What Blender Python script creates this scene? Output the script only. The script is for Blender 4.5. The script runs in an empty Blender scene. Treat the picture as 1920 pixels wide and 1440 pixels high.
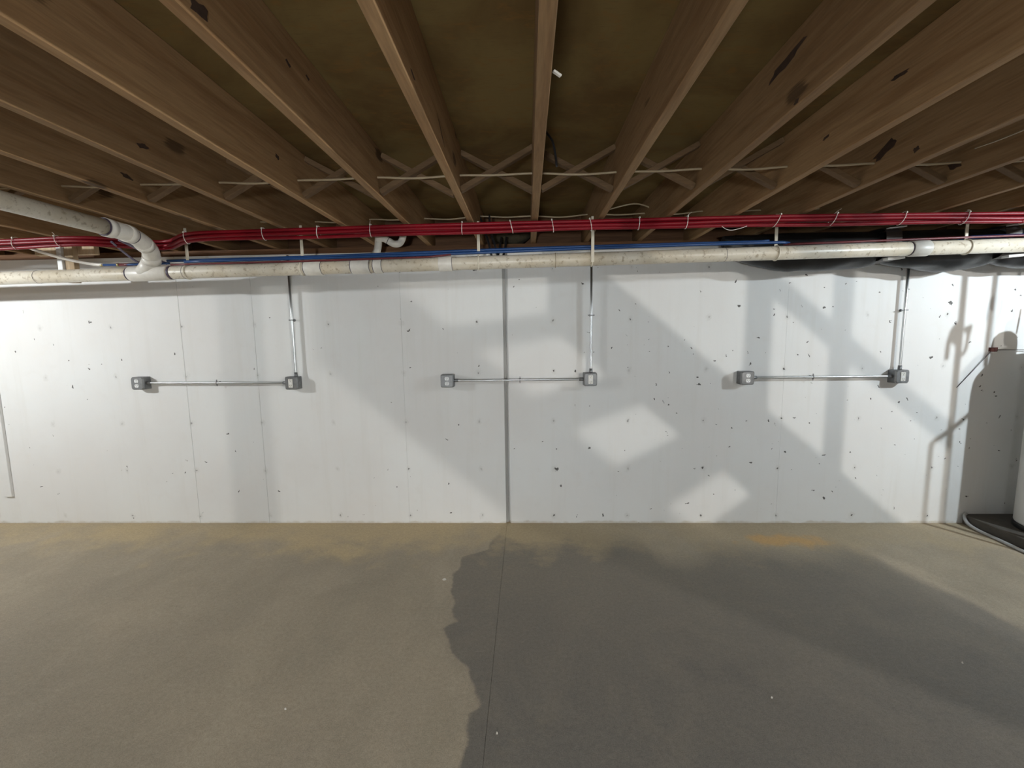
import bpy, bmesh, math, random
from mathutils import Vector, Matrix
random.seed(7)
scene = bpy.context.scene
C = scene.collection

# ------------------------------------------------------------------ camera
f_px, pitch, yaw, roll = 800.0, 0.1123, 0.0338, -0.0148
CAM = Vector((0, 0, 1.55))
fw = Vector((-math.sin(yaw)*math.cos(pitch), math.cos(yaw)*math.cos(pitch), -math.sin(pitch)))
rt = fw.cross(Vector((0, 0, 1))).normalized(); up = rt.cross(fw)
c_, s_ = math.cos(roll), math.sin(roll)
rt, up = c_*rt + s_*up, -s_*rt + c_*up
cd = bpy.data.cameras.new('camera'); cam = bpy.data.objects.new('camera', cd); C.objects.link(cam)
m = Matrix.Identity(4)
for i in range(3):
    m[i][0], m[i][1], m[i][2], m[i][3] = rt[i], up[i], -fw[i], CAM[i]
cam.matrix_world = m
cd.sensor_width = 36; cd.lens = 36*f_px/1920; cd.clip_start = 0.02
scene.camera = cam

# ------------------------------------------------------------------ world, exposure, lamp table
w = bpy.data.worlds.new('world'); scene.world = w; w.use_nodes = True
w.node_tree.nodes['Background'].inputs[0].default_value = (0.5, 0.5, 0.5, 1)
w.node_tree.nodes['Background'].inputs[1].default_value = 0.0
vs = scene.view_settings
vs.view_transform = 'Standard'; vs.look = 'None'; vs.exposure = 0.10; vs.gamma = 1.0
vs.use_curve_mapping = False
WARM, NEUT, COOL = (1.0, 0.965, 0.90), (0.94, 0.985, 1.0), (0.82, 0.93, 1.0)
FILL = 410.0   # radiance of the lens of the added fill light
LAMPS = [  # x, y, drop below the joists, power, colour, label
    (-4.60, 1.50, 0, 132, NEUT, 'bare bulb in a porcelain lampholder left of the outlet wall'),
    (4.10, 1.75, 0, 118, COOL, 'bare cool white bulb in a lampholder in front of the water heater'),
    (4.20, -3.00, 0, 330, WARM, 'bare bulb in a lampholder behind the wooden staircase'),
]

# ------------------------------------------------------------------ dimensions
WY = 3.40            # face of the concrete wall
JB, JD = 2.262, 0.235  # joist underside, joist depth
JX0, JS = 0.066, 0.4064
XL, XR, YB = -6.0, 6.0, -5.0
HW = 2.215           # top of the concrete wall

# ------------------------------------------------------------------ helpers
ORG = {}
class MB:
    def __init__(s): s.v = []; s.f = []; s.sm = []
    def quad(s, idx, sm=False): s.f.append(tuple(idx)); s.sm.append(sm)
    def hexa(s, p):
        """8 corners: bottom 4 (ccw) then top 4"""
        b = len(s.v); s.v += [Vector(q) for q in p]
        for q in ((3, 2, 1, 0), (4, 5, 6, 7), (0, 1, 5, 4), (1, 2, 6, 5), (2, 3, 7, 6), (3, 0, 4, 7)):
            s.quad([b+i for i in q])
        return s
    def box(s, x0, x1, y0, y1, z0, z1):
        return s.hexa([(x0, y0, z0), (x1, y0, z0), (x1, y1, z0), (x0, y1, z0),
                       (x0, y0, z1), (x1, y0, z1), (x1, y1, z1), (x0, y1, z1)])
    def beam(s, a, b, w, h, side=(0, 1, 0)):
        """box from a to b, w along 'side', h across"""
        a, b = Vector(a), Vector(b); d = (b-a).normalized()
        sd = Vector(side); sd = (sd - d*sd.dot(d)).normalized(); u = sd.cross(d)
        P = []
        for e in (a, b):
            P.append([e+sd*sx*w/2+u*sz*h/2 for sx, sz in ((-1, -1), (1, -1), (1, 1), (-1, 1))])
        base = len(s.v); s.v += P[0]+P[1]
        for q in ((3, 2, 1, 0), (4, 5, 6, 7), (0, 1, 5, 4), (1, 2, 6, 5), (2, 3, 7, 6), (3, 0, 4, 7)):
            s.quad([base+i for i in q])
        return s
    def tube(s, path, r, n=12, caps=True, closed=False, fl=None):
        """swept tube; r number or list; fl=(ry,rz) flattens in the frame"""
        P = [Vector(p) for p in path]; N = len(P)
        R = r if isinstance(r, (list, tuple)) else [r]*N
        T = []
        for i in range(N):
            if closed: t = P[(i+1) % N]-P[i-1]
            else: t = P[min(i+1, N-1)]-P[max(i-1, 0)]
            T.append(t.normalized())
        ref = Vector((0, 0, 1)) if abs(T[0].z) < .9 else Vector((0, 1, 0))
        u = (ref-T[0]*ref.dot(T[0])).normalized()
        b = len(s.v)
        for i in range(N):
            u = (u-T[i]*u.dot(T[i])).normalized(); vv = T[i].cross(u)
            ku, kv = fl if fl else (1, 1)
            for k in range(n):
                a = 2*math.pi*k/n
                s.v.append(P[i]+u*math.cos(a)*R[i]*ku+vv*math.sin(a)*R[i]*kv)
        M = N if closed else N-1
        for i in range(M):
            j = (i+1) % N
            for k in range(n):
                k2 = (k+1) % n
                s.quad((b+i*n+k, b+i*n+k2, b+j*n+k2, b+j*n+k), True)
        if caps and not closed:
            s.quad([b+k for k in range(n)][::-1]); s.quad([b+(N-1)*n+k for k in range(n)])
        return s
    def lathe(s, cx, cy, prof, n=24, axis='z', c0=0.0):
        """profile [(r,h)] round an axis through (cx,cy): z: centre x,y; y: centre x,z (h along y); x: centre y,z"""
        b = len(s.v); N = len(prof)
        for r, h in prof:
            for k in range(n):
                a = 2*math.pi*k/n; p, q = r*math.cos(a), r*math.sin(a)
                s.v.append(Vector({'z': (cx+p, cy+q, h), 'y': (cx+p, h, cy-q), 'x': (h, cx+p, cy+q)}[axis]))
        for i in range(N-1):
            for k in range(n):
                k2 = (k+1) % n
                s.quad((b+i*n+k, b+i*n+k2, b+(i+1)*n+k2, b+(i+1)*n+k), True)
        s.quad([b+k for k in range(n)][::-1]); s.quad([b+(N-1)*n+k for k in range(n)])
        return s
    def prism(s, pts, y0, y1):
        """polygon in XZ (ccw seen from -y) pushed from y0 to y1"""
        b = len(s.v); n = len(pts)
        s.v += [Vector((x, y0, z)) for x, z in pts]+[Vector((x, y1, z)) for x, z in pts]
        s.quad(range(b, b+n)); s.quad([b+n+k for k in range(n)][::-1])
        for k in range(n):
            k2 = (k+1) % n; s.quad((b+k2, b+k, b+n+k, b+n+k2))
        return s

def smooth_path(pts, sub=6):
    """Catmull-Rom through the points"""
    P = [Vector(p) for p in pts]; out = []
    for i in range(len(P)-1):
        p0 = P[max(i-1, 0)]; p1 = P[i]; p2 = P[i+1]; p3 = P[min(i+2, len(P)-1)]
        for k in range(sub):
            t = k/sub
            out.append(.5*((2*p1)+(p2-p0)*t+(2*p0-5*p1+4*p2-p3)*t*t+(3*p1-p0-3*p2+p3)*t**3))
    out.append(P[-1]); return out

def obj(name, mb, mat, parent=None, bev=0):
    if parent is None:
        lo = [min(v[i] for v in mb.v) for i in range(3)]; hi = [max(v[i] for v in mb.v) for i in range(3)]
        o = Vector(((lo[0]+hi[0])/2, (lo[1]+hi[1])/2, lo[2]))
    else: o = ORG[parent.name]
    me = bpy.data.meshes.new(name)
    me.from_pydata([v-o for v in mb.v], [], mb.f)
    me.polygons.foreach_set('use_smooth', mb.sm); me.update()
    me.materials.append(mat)
    ob = bpy.data.objects.new(name, me); C.objects.link(ob)
    ORG[ob.name] = o
    if parent is None: ob.location = o
    else: ob.parent = parent
    if bev:
        b = ob.modifiers.new('bevel', 'BEVEL'); b.width = bev; b.segments = 1; b.limit_method = 'ANGLE'
    return ob
def tag(o, label=None, cat=None, group=None, kind=None):
    if label: o['label'] = label
    if cat: o['category'] = cat
    if group: o['group'] = group
    if kind: o['kind'] = kind
    return o
def thing(name, loc, label, cat, group=None):
    o = bpy.data.objects.new(name, None); C.objects.link(o); o.empty_display_size = .05
    o.location = loc; ORG[o.name] = Vector(loc)
    return tag(o, label, cat, group)
def struct(name, mb, mat, label=None, parent=None, bev=0):
    o = obj(name, mb, mat, parent, bev)
    if parent is None: o['kind'] = 'structure'
    if label: o['label'] = label
    return o
ORD = ['', 'first', 'second', 'third', 'fourth', 'fifth', 'sixth', 'seventh', 'eighth', 'ninth', 'tenth', 'eleventh',
       'twelfth', 'thirteenth', 'fourteenth', 'fifteenth', 'sixteenth', 'seventeenth', 'eighteenth']

# ------------------------------------------------------------------ materials
def nt(name):
    mt = bpy.data.materials.new(name); mt.use_nodes = True; t = mt.node_tree
    return mt, t, t.nodes['Principled BSDF']
class G:
    """small node-graph helper"""
    def __init__(s, t): s.t = t
    def n(s, typ, **kw):
        x = s.t.nodes.new(typ)
        for k, v in kw.items(): setattr(x, k, v)
        return x
    def put(s, sock, v):
        if isinstance(v, bpy.types.NodeSocket): s.t.links.new(v, sock)
        else: sock.default_value = v
    def math(s, op, a, b=None, c=None, clamp=False):
        x = s.n('ShaderNodeMath', operation=op, use_clamp=clamp); s.put(x.inputs[0], a)
        if b is not None: s.put(x.inputs[1], b)
        if c is not None: s.put(x.inputs[2], c)
        return x.outputs[0]
    def mix(s, fac, a, b, mode='MIX'):
        x = s.n('ShaderNodeMix', data_type='RGBA', blend_type=mode); s.put(x.inputs[0], fac)
        for sock, v in ((x.inputs[6], a), (x.inputs[7], b)):
            s.put(sock, v if isinstance(v, bpy.types.NodeSocket) else (*v, 1) if len(v) == 3 else v)
        return x.outputs[2]
    def ss(s, v, lo, hi, a=0.0, b=1.0):
        x = s.n('ShaderNodeMapRange', interpolation_type='SMOOTHSTEP')
        s.put(x.inputs[0], v); s.put(x.inputs[1], lo); s.put(x.inputs[2], hi); s.put(x.inputs[3], a); s.put(x.inputs[4], b)
        return x.outputs[0]
    def lin(s, v, lo, hi, a=0.0, b=1.0):
        x = s.n('ShaderNodeMapRange'); s.put(x.inputs[0], v); s.put(x.inputs[1], lo); s.put(x.inputs[2], hi)
        s.put(x.inputs[3], a); s.put(x.inputs[4], b); return x.outputs[0]
    def noise(s, vec, scale, detail=3, rough=.5, dist=0.0):
        x = s.n('ShaderNodeTexNoise'); s.put(x.inputs['Vector'], vec); x.inputs['Scale'].default_value = scale
        x.inputs['Detail'].default_value = detail; x.inputs['Roughness'].default_value = rough
        x.inputs['Distortion'].default_value = dist; return x.outputs[0]
    def scale(s, vec, sc, loc=(0, 0, 0)):
        x = s.n('ShaderNodeMapping'); s.put(x.inputs[0], vec); x.inputs['Scale'].default_value = sc
        s.put(x.inputs['Location'], loc); return x.outputs[0]
    def bump(s, h, strength, dist, bsdf):
        x = s.n('ShaderNodeBump'); x.inputs['Strength'].default_value = strength; x.inputs['Distance'].default_value = dist
        s.put(x.inputs['Height'], h); s.t.links.new(x.outputs[0], bsdf.inputs['Normal'])
    def curve(s, v, pts, vec=True):
        x = s.n('ShaderNodeFloatCurve'); s.put(x.inputs['Value'], v); cu = x.mapping.curves[0]
        x.mapping.use_clip = False
        pts = sorted(pts)
        cu.points[0].location = pts[0]; cu.points[1].location = pts[-1]
        for p in pts[1:-1]: cu.points.new(*p)
        for p in cu.points: p.handle_type = 'VECTOR' if vec else 'AUTO'
        x.mapping.update(); return x.outputs[0]

def plain(name, col, rough=.5, metal=0.0, var=0.0, vscale=8.0, bump=0.0, spec=.5):
    mt, t, b = nt(name); g = G(t)
    b.inputs['Roughness'].default_value = rough; b.inputs['Metallic'].default_value = metal
    b.inputs['Specular IOR Level'].default_value = spec
    tc = g.n('ShaderNodeTexCoord'); nz = g.noise(tc.outputs['Object'], vscale, 4, .6)
    k = g.lin(nz, .3, .7, 1-var, 1+var)
    x = g.n('ShaderNodeMix', data_type='RGBA', blend_type='MULTIPLY'); x.inputs[0].default_value = 1
    x.inputs[6].default_value = (*col, 1)
    cmb = g.n('ShaderNodeCombineColor')
    for i in range(3): g.put(cmb.inputs[i], k)
    t.links.new(cmb.outputs[0], x.inputs[7]); t.links.new(x.outputs[2], b.inputs['Base Color'])
    if bump: g.bump(nz, bump, .002, b)
    return mt

def wood(name, col, dark, axis='Y', knots=True, rough=.75):
    """sawn softwood: grain stretched along an axis, darker streaks, knots"""
    mt, t, b = nt(name); g = G(t)
    tc = g.n('ShaderNodeTexCoord'); oi = g.n('ShaderNodeObjectInfo')
    off = g.n('ShaderNodeCombineXYZ'); r = oi.outputs['Random']
    g.put(off.inputs[0], g.math('MULTIPLY', r, 13.0)); g.put(off.inputs[1], g.math('MULTIPLY', r, 31.0)); g.put(off.inputs[2], g.math('MULTIPLY', r, 7.0))
    k = {'X': (.35, 5, 5), 'Y': (5, .35, 5), 'Z': (5, 5, .35)}[axis]
    v = g.scale(tc.outputs['Object'], k, off.outputs[0])
    n1 = g.noise(v, 4, 5, .6, .6); n2 = g.noise(v, 22, 3, .6)
    f1 = g.ss(n1, .3, .72); f2 = g.lin(n2, .3, .7, .82, 1.1)
    colr = g.mix(f1, col, dark)
    cm = g.n('ShaderNodeCombineColor')
    tint = g.math('MULTIPLY', f2, g.lin(r, 0, 1, .85, 1.15))
    for i in range(3): g.put(cm.inputs[i], tint)
    colr = g.mix(1.0, colr, cm.outputs[0], 'MULTIPLY')
    if knots:
        kk = {'X': (.45, 1, 1), 'Y': (1, .45, 1), 'Z': (1, 1, .45)}[axis]
        vo = g.n('ShaderNodeTexVoronoi'); g.put(vo.inputs['Vector'], g.scale(tc.outputs['Object'], kk, off.outputs[0]))
        vo.inputs['Scale'].default_value = 4.2
        kn = g.ss(g.math('ADD', vo.outputs['Distance'], g.lin(n2, .3, .7, -.03, .03)), .07, .13, 1, 0)
        colr = g.mix(g.math('MULTIPLY', kn, .8), colr, tuple(x*.22 for x in dark))
    t.links.new(colr, b.inputs['Base Color'])
    b.inputs['Roughness'].default_value = rough; b.inputs['Specular IOR Level'].default_value = .25
    g.bump(n2, .25, .002, b)
    return mt

def wall_material():
    mt, t, b = nt('painted_concrete_wall'); g = G(t)
    pos = g.n('ShaderNodeNewGeometry').outputs['Position']
    sx = g.n('ShaderNodeSeparateXYZ'); g.put(sx.inputs[0], pos); X, Z = sx.outputs[0], sx.outputs[2]
    n1 = g.noise(pos, 1.1, 4, .55); n2 = g.noise(pos, 9, 4, .6); n3 = g.noise(pos, 60, 3, .6)
    streak = g.noise(g.scale(pos, (6, 1, .35)), 2.2, 4, .6)
    col = g.mix(g.ss(n1, .35, .7), (.775, .785, .780), (.745, .738, .725))
    col = g.mix(g.ss(streak, .5, .75, 0, .35), col, (.70, .69, .66))
    col = g.mix(g.ss(n2, .55, .8, 0, .25), col, (.70, .68, .65))
    # form-tie holes on a 0.6 x 0.4 m grid
    jit = g.lin(n2, .3, .7, -.012, .012)
    dx = g.math('SUBTRACT', g.math('PINGPONG', g.math('ADD', g.math('SUBTRACT', X, .217-.6*30), jit), .3), 0.0)
    dz = g.math('PINGPONG', g.math('ADD', g.math('SUBTRACT', Z, .465-.4*10), jit), .2)
    d = g.math('SQRT', g.math('ADD', g.math('MULTIPLY', dx, dx), g.math('MULTIPLY', g.math('MULTIPLY', dz, dz), .7)))
    wob = g.lin(g.noise(pos, 45, 2), .3, .7, -.006, .006)
    hole = g.ss(g.math('ADD', d, wob), .0035, .0078, 1, 0)
    hole = g.math('MULTIPLY', hole, g.math('MULTIPLY', g.ss(g.noise(pos, 1.7, 1), .36, .55, .15, 1.0), g.ss(X, -2.5, .5, .55, 1.0)))
    halo = g.ss(g.math('ADD', d, wob), .006, .03, .25, 0)
    # bug holes, thick on the right-hand pour
    dn = g.n('ShaderNodeVectorMath', operation='MULTIPLY_ADD')
    nn = g.n('ShaderNodeTexNoise'); nn.inputs['Scale'].default_value = 30; g.put(nn.inputs['Vector'], pos)
    g.put(dn.inputs[0], nn.outputs['Color']); dn.inputs[1].default_value = (.06, .06, .06); g.put(dn.inputs[2], pos)
    def pits(scale, rad, thr, shift):
        vo = g.n('ShaderNodeTexVoronoi'); g.put(vo.inputs['Vector'], g.scale(dn.outputs[0], (1, 0, 1), shift)); vo.inputs['Scale'].default_value = scale; vo.voronoi_dimensions = '3D'
        sc = g.n('ShaderNodeSeparateColor'); g.put(sc.inputs[0], vo.outputs['Color'])
        clus = g.noise(g.scale(pos, (1, 1, 1), shift), 1.5, 2)
        amt = g.math('ADD', g.ss(X, -.4, 1.9, .16, .70), g.lin(clus, .3, .7, -.40, .45))
        on = g.math('LESS_THAN', sc.outputs[0], g.math('MULTIPLY', amt, thr))
        rr = g.math('MULTIPLY', rad, g.lin(sc.outputs[1], 0, 1, .35, 1.0))
        dd = g.math('DIVIDE', vo.outputs['Distance'], scale)
        return g.math('MULTIPLY', on, g.ss(dd, g.math('MULTIPLY', rr, .7), rr, 1, 0))
    p = g.math('MAXIMUM', pits(8, .0125, 1.0, (0, 0, 0)), pits(18, .0078, .85, (3.3, 0, 1.7)))
    dark = g.math('MAXIMUM', p, hole)
    col = g.mix(halo, col, (.5, .49, .46))
    col = g.mix(g.math('MULTIPLY', dark, .93), col, (.07, .065, .06))
    # grime line at the foot of the wall
    foot = g.math('MULTIPLY', g.ss(g.math('ADD', Z, g.lin(n2, .3, .7, -.012, .012)), .0, .022, 1, 0), .55)
    col = g.mix(foot, col, (.42, .35, .25))
    t.links.new(col, b.inputs['Base Color']); b.inputs['Roughness'].default_value = .7
    b.inputs['Specular IOR Level'].default_value = .3
    h = g.math('SUBTRACT', g.math('ADD', g.math('MULTIPLY', n2, .6), g.math('MULTIPLY', n3, .25)), g.math('MULTIPLY', dark, 1.5))
    g.bump(h, .35, .004, b)
    return mt

def floor_material():
    mt, t, b = nt('stained_concrete_floor'); g = G(t)
    pos = g.n('ShaderNodeNewGeometry').outputs['Position']
    sx = g.n('ShaderNodeSeparateXYZ'); g.put(sx.inputs[0], pos); X, Y = sx.outputs[0], sx.outputs[1]
    n1 = g.noise(pos, .9, 5, .6, .4); n2 = g.noise(pos, 5, 5, .6); n3 = g.noise(pos, 55, 3, .65); n4 = g.noise(pos, 220, 2, .6)
    sweep = g.noise(g.scale(pos, (1.6, .7, 1)), 2.0, 4, .55, .8)
    base = g.mix(g.ss(n1, .3, .7), (.365, .312, .232), (.300, .258, .197))
    base = g.mix(g.ss(sweep, .45, .75, 0, .5), base, (.40, .345, .26))
    blot = g.noise(pos, 2.6, 6, .7, 1.0)
    base = g.mix(g.ss(blot, .42, .72, 0, .45), base, (.275, .238, .178))
    # damp stain spreading to the right of the saw cut, scalloped left edge
    L = [(.80, -.30), (1.37, -.27), (1.47, -.255), (1.59, -.25), (1.628, -.21), (1.667, -.226), (1.829, -.294), (1.965, -.394), (2.11, -.468), (2.166, -.403),
         (2.234, -.426), (2.382, -.451), (2.446, -.485), (2.64, -.509), (2.686, -.474), (2.846, -.473), (2.90, -.40), (2.96, -.294), (3.05, -.30), (3.215, -.232), (3.40, -.22)]
    yn = g.lin(Y, .8, 3.4)
    edge = g.curve(yn, [((y-.8)/2.6, (x+.6)/.6) for y, x in L])
    edge = g.math('MULTIPLY_ADD', edge, .6, -.6)
    wob = g.lin(n2, .3, .7, -.02, .02)
    sl = g.ss(g.math('ADD', g.math('SUBTRACT', X, edge), wob), -.008, .014)
    Tp = [(-.3, 3.45), (.1, 3.45), (.38, 3.27), (.84, 3.10), (.90, 2.95), (1.04, 2.87), (1.34, 2.98), (1.63, 2.95), (1.89, 2.90), (2.30, 2.98), (2.42, 2.72),
          (2.50, 2.46), (2.60, 2.10), (3.2, 1.55), (4.5, .9)]
    xn = g.lin(X, -.3, 4.5)
    te = g.curve(xn, [((x+.3)/4.8, (y-.8)/2.8) for x, y in Tp], False)
    te = g.math('MULTIPLY_ADD', te, 2.8, .8)
    wob2 = g.lin(n1, .3, .7, -.12, .12)
    st = g.ss(g.math('ADD', g.math('SUBTRACT', te, Y), g.math('ADD', wob2, wob)), -.18, .26)
    stain = g.math('MULTIPLY', sl, st)
    depth = g.ss(g.math('ADD', Y, g.lin(n1, .3, .7, -.35, .35)), 1.3, 2.9, 1.0, .72)
    stain = g.math('MULTIPLY', stain, depth)
    wet = g.mix(g.ss(n1, .35, .7), (.165, .150, .128), (.140, .132, .118))
    wet = g.mix(g.ss(n2, .5, .75, 0, .5), wet, (.175, .155, .125))
    wet = g.mix(g.ss(blot, .40, .70, 0, .55), wet, (.205, .182, .148))
    wet = g.mix(g.ss(g.noise(pos, 1.7, 4, .6), .55, .75, 0, .5), wet, (.105, .10, .095))
    col = g.mix(stain, base, wet)
    # sandy deposit along the foot of the wall
    dep = g.math('MULTIPLY', g.ss(g.math('ADD', Y, g.math('ADD', g.lin(n2, .3, .7, -.2, .2), g.lin(n1, .3, .7, -.25, .25))), 2.78, 3.25), g.ss(n1, .3, .6, .35, 1))
    dep = g.math('MULTIPLY', dep, g.ss(g.math('ADD', X, wob2), -.5, 1.2, .8, .35))
    col = g.mix(dep, col, (.49, .385, .225))
    ox = g.math('DIVIDE', g.math('SUBTRACT', X, 1.93), .42); oy = g.math('DIVIDE', g.math('SUBTRACT', Y, 3.10), .13)
    od = g.math('ADD', g.math('SQRT', g.math('ADD', g.math('MULTIPLY', ox, ox), g.math('MULTIPLY', oy, oy))), g.lin(n2, .3, .7, -.45, .45))
    col = g.mix(g.ss(od, .3, 1.0, .85, 0), col, (.52, .33, .14))
    # pale scrapes
    scr = g.noise(g.scale(pos, (.8, 5, 1)), 3.2, 5, .7, 1.2)
    col = g.mix(g.math('MULTIPLY', g.ss(scr, .70, .76), .35), col, (.42, .36, .28))
    spk = g.lin(g.math('ADD', g.math('MULTIPLY', n4, .6), g.math('MULTIPLY', n3, .4)), .3, .7, .76, 1.24)
    cm = g.n('ShaderNodeCombineColor')
    for i in range(3): g.put(cm.inputs[i], spk)
    col = g.mix(1.0, col, cm.outputs[0], 'MULTIPLY')
    t.links.new(col, b.inputs['Base Color'])
    b.inputs['Roughness'].default_value = .78; b.inputs['Specular IOR Level'].default_value = .3
    h = g.math('ADD', g.math('MULTIPLY', n2, .5), g.math('MULTIPLY', n3, .3))
    g.bump(h, .25, .004, b)
    return mt

M = {}
M['wall'] = wall_material(); M['floor'] = floor_material()
M['plaster'] = plain('grey_concrete', (.30, .29, .27), .8, var=.12, vscale=3)
M['joist'] = wood('joist_wood', (.345, .215, .108), (.25, .14, .063))
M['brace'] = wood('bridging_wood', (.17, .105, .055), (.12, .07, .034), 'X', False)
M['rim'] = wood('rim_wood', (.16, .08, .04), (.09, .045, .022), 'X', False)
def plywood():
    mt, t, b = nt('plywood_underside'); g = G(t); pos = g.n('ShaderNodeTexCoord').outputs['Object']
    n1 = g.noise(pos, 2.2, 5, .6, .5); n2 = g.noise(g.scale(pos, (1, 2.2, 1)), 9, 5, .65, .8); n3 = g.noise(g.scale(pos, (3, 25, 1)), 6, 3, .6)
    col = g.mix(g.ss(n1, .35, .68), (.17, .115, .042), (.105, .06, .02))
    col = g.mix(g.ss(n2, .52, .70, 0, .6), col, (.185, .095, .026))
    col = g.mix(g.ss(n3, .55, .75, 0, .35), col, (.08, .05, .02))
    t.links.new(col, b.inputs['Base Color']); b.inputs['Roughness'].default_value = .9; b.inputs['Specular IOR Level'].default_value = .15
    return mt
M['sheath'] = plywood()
M['lumber'] = wood('pale_lumber', (.52, .40, .27), (.42, .30, .18), 'Z', True)
M['batten'] = plain('white_painted_wood', (.74, .74, .73), .6, var=.04)
def dirty_pvc():
    mt, t, b = nt('dusty_white_pvc'); g = G(t); tc = g.n('ShaderNodeTexCoord'); o = tc.outputs['Object']
    n1 = g.noise(o, 3.5, 5, .65); n2 = g.noise(o, 38, 4, .65)
    col = g.mix(g.ss(n1, .35, .7), (.68, .63, .53), (.56, .49, .37))
    col = g.mix(g.ss(n2, .54, .68, 0, .75), col, (.30, .235, .15))
    t.links.new(col, b.inputs['Base Color']); b.inputs['Roughness'].default_value = .38
    return mt
M['pvc'] = dirty_pvc()
M['fitting'] = plain('white_pvc_fitting', (.70, .67, .61), .4, var=.08, vscale=20)
M['primer'] = plain('purple_primer', (.055, .04, .065), .5, var=.2, vscale=30)
M['red'] = plain('red_plastic_tube', (.19, .003, .010), .45, var=.12, vscale=6, spec=.3)
M['darkred'] = plain('dull_red_tube', (.12, .018, .022), .4, var=.15)
M['blue'] = plain('blue_plastic_tube', (.012, .055, .18), .4, var=.12)
M['purplegrey'] = plain('grey_violet_tube', (.16, .14, .20), .4)
M['tie'] = plain('white_nylon', (.80, .76, .70), .4)
M['cable'] = plain('cream_cable', (.36, .28, .18), .5, var=.1)
M['blackcable'] = plain('black_cable', (.015, .015, .017), .35)
M['hanger'] = plain('ivory_plastic_hanger', (.66, .61, .50), .5, var=.1)
M['emt'] = plain('galvanised_steel_tube', (.52, .54, .55), .32, .95, var=.05)
M['galv'] = plain('galvanised_sheet', (.24, .245, .25), .45, .6, var=.14, vscale=30)
M['galvdark'] = plain('galvanised_box_side', (.19, .195, .20), .45, .6, var=.2, vscale=30)
M['device'] = plain('light_grey_device', (.82, .83, .83), .4)
M['decora'] = plain('ivory_device', (.74, .73, .69), .4)
M['slot'] = plain('slot_black', (.02, .02, .02), .6)
M['screw'] = plain('bright_screw', (.8, .8, .8), .2, 1.0)
M['blackduct'] = plain('black_plastic_wrap', (.010, .0105, .012), .42, var=.4, vscale=14, bump=.6)
M['strap'] = plain('bright_steel_strap', (.72, .72, .72), .3, 1.0)
M['enamel'] = plain('heater_enamel', (.62, .62, .60), .35, var=.03)
M['blackplastic'] = plain('black_base', (.012, .012, .012), .5)
M['copper'] = plain('copper_pipe', (.60, .28, .16), .3, 1.0, var=.1)
M['bronze'] = plain('bronze_valve', (.45, .30, .14), .35, 1.0)
M['rust'] = plain('dark_red_clamp', (.10, .025, .018), .6, var=.3, vscale=60)
M['wire'] = plain('dark_steel_wire', (.10, .10, .11), .4, .8)
M['hose'] = plain('grey_vinyl_hose', (.36, .36, .36), .4, var=.1)
M['pad'] = plain('dark_concrete_pad', (.075, .066, .055), .9, var=.2, vscale=9, bump=.3)
M['foam'] = plain('dark_insulation', (.05, .04, .022), .95, var=.4, vscale=16, bump=.8)
M['brass'] = plain('brass_ring', (.60, .50, .25), .3, 1.0)
M['porcelain'] = plain('porcelain', (.8, .8, .77), .25)
M['steelcol'] = plain('painted_steel_column', (.28, .09, .07), .5, var=.1)
M['chip'] = plain('pale_chip', (.55, .52, .46), .7)

# ------------------------------------------------------------------ setting
# floor with a saw-cut joint
JX = -0.185
mb = MB()
prof = [(XL, 0), (JX-.0013, 0), (JX-.0005, -.0018), (JX+.0005, -.0018), (JX+.0013, 0), (XR, 0), (XR, -.12), (XL, -.12)]
b0 = len(mb.v)
mb.v += [Vector((x+(.012 if 0 < i < 5 else 0), YB-.2, z)) for i, (x, z) in enumerate(prof)]
mb.v += [Vector((x+(.012 if 0 < i < 5 else 0), WY+.25, z)) for i, (x, z) in enumerate(prof)]
n = len(prof)
for k in range(n):
    k2 = (k+1) % n; mb.quad((k, k2, n+k2, n+k))
mb.quad([k for k in range(n)][::-1]); mb.quad([n+k for k in range(n)])
struct('floor', mb, M['floor'], 'stained grey concrete floor slab with a saw-cut joint')

# back wall: extruded plan profile with hairline form seams and one wide control joint
seams = [(-4.588, .0), (-3.99, .0), (-2.795, .0032), (-2.19, .0022), (-.99, .0014), (.217, .0), (1.42, .0), (2.02, .0010), (2.62, .0)]
pts = [(XL, WY)]
for sxp, dep in seams:
    if sxp > -.16 and not any(abs(p[0]+.164) < .05 for p in pts):
        pts += [(-.180, WY), (-.179, WY+.034), (-.160, WY+.034), (-.136, WY)]
    if dep: pts += [(sxp-dep*.8, WY), (sxp, WY+dep*2), (sxp+dep*.8, WY)]
pts += [(XR, WY), (XR, WY+.22), (XL, WY+.22)]
mb = MB(); n = len(pts)
mb.v += [Vector((x, y, 0)) for x, y in pts]+[Vector((x, y, HW)) for x, y in pts]
for k in range(n):
    k2 = (k+1) % n; mb.quad((k, k2, n+k2, n+k))
mb.quad([n+k for k in range(n)])
struct('wall_back', mb, M['wall'], 'white painted poured concrete wall with form seams and tie holes')
struct('joint_filler', MB().box(-.1785, -.1605, WY+.020, WY+.0335, .001, HW-.001), plain('grey_sealant', (.38, .375, .36), .8), parent=bpy.data.objects['wall_back'])
struct('wall_left', MB().box(XL-.2, XL, YB, WY+.22, 0, JB+JD), M['plaster'])
struct('wall_right', MB().box(XR, XR+.2, YB, WY+.22, 0, JB+JD), M['plaster'])
struct('wall_front', MB().box(XL-.2, XR+.2, YB-.2, YB, 0, JB+JD), M['plaster'])
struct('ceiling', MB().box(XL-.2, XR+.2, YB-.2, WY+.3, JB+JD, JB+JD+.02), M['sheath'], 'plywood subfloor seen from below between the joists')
struct('trim_1', MB().box(XL, XR, WY+.02, WY+.16, HW, JB-.001), M['rim'], 'sill plate lying on top of the concrete wall')
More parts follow.
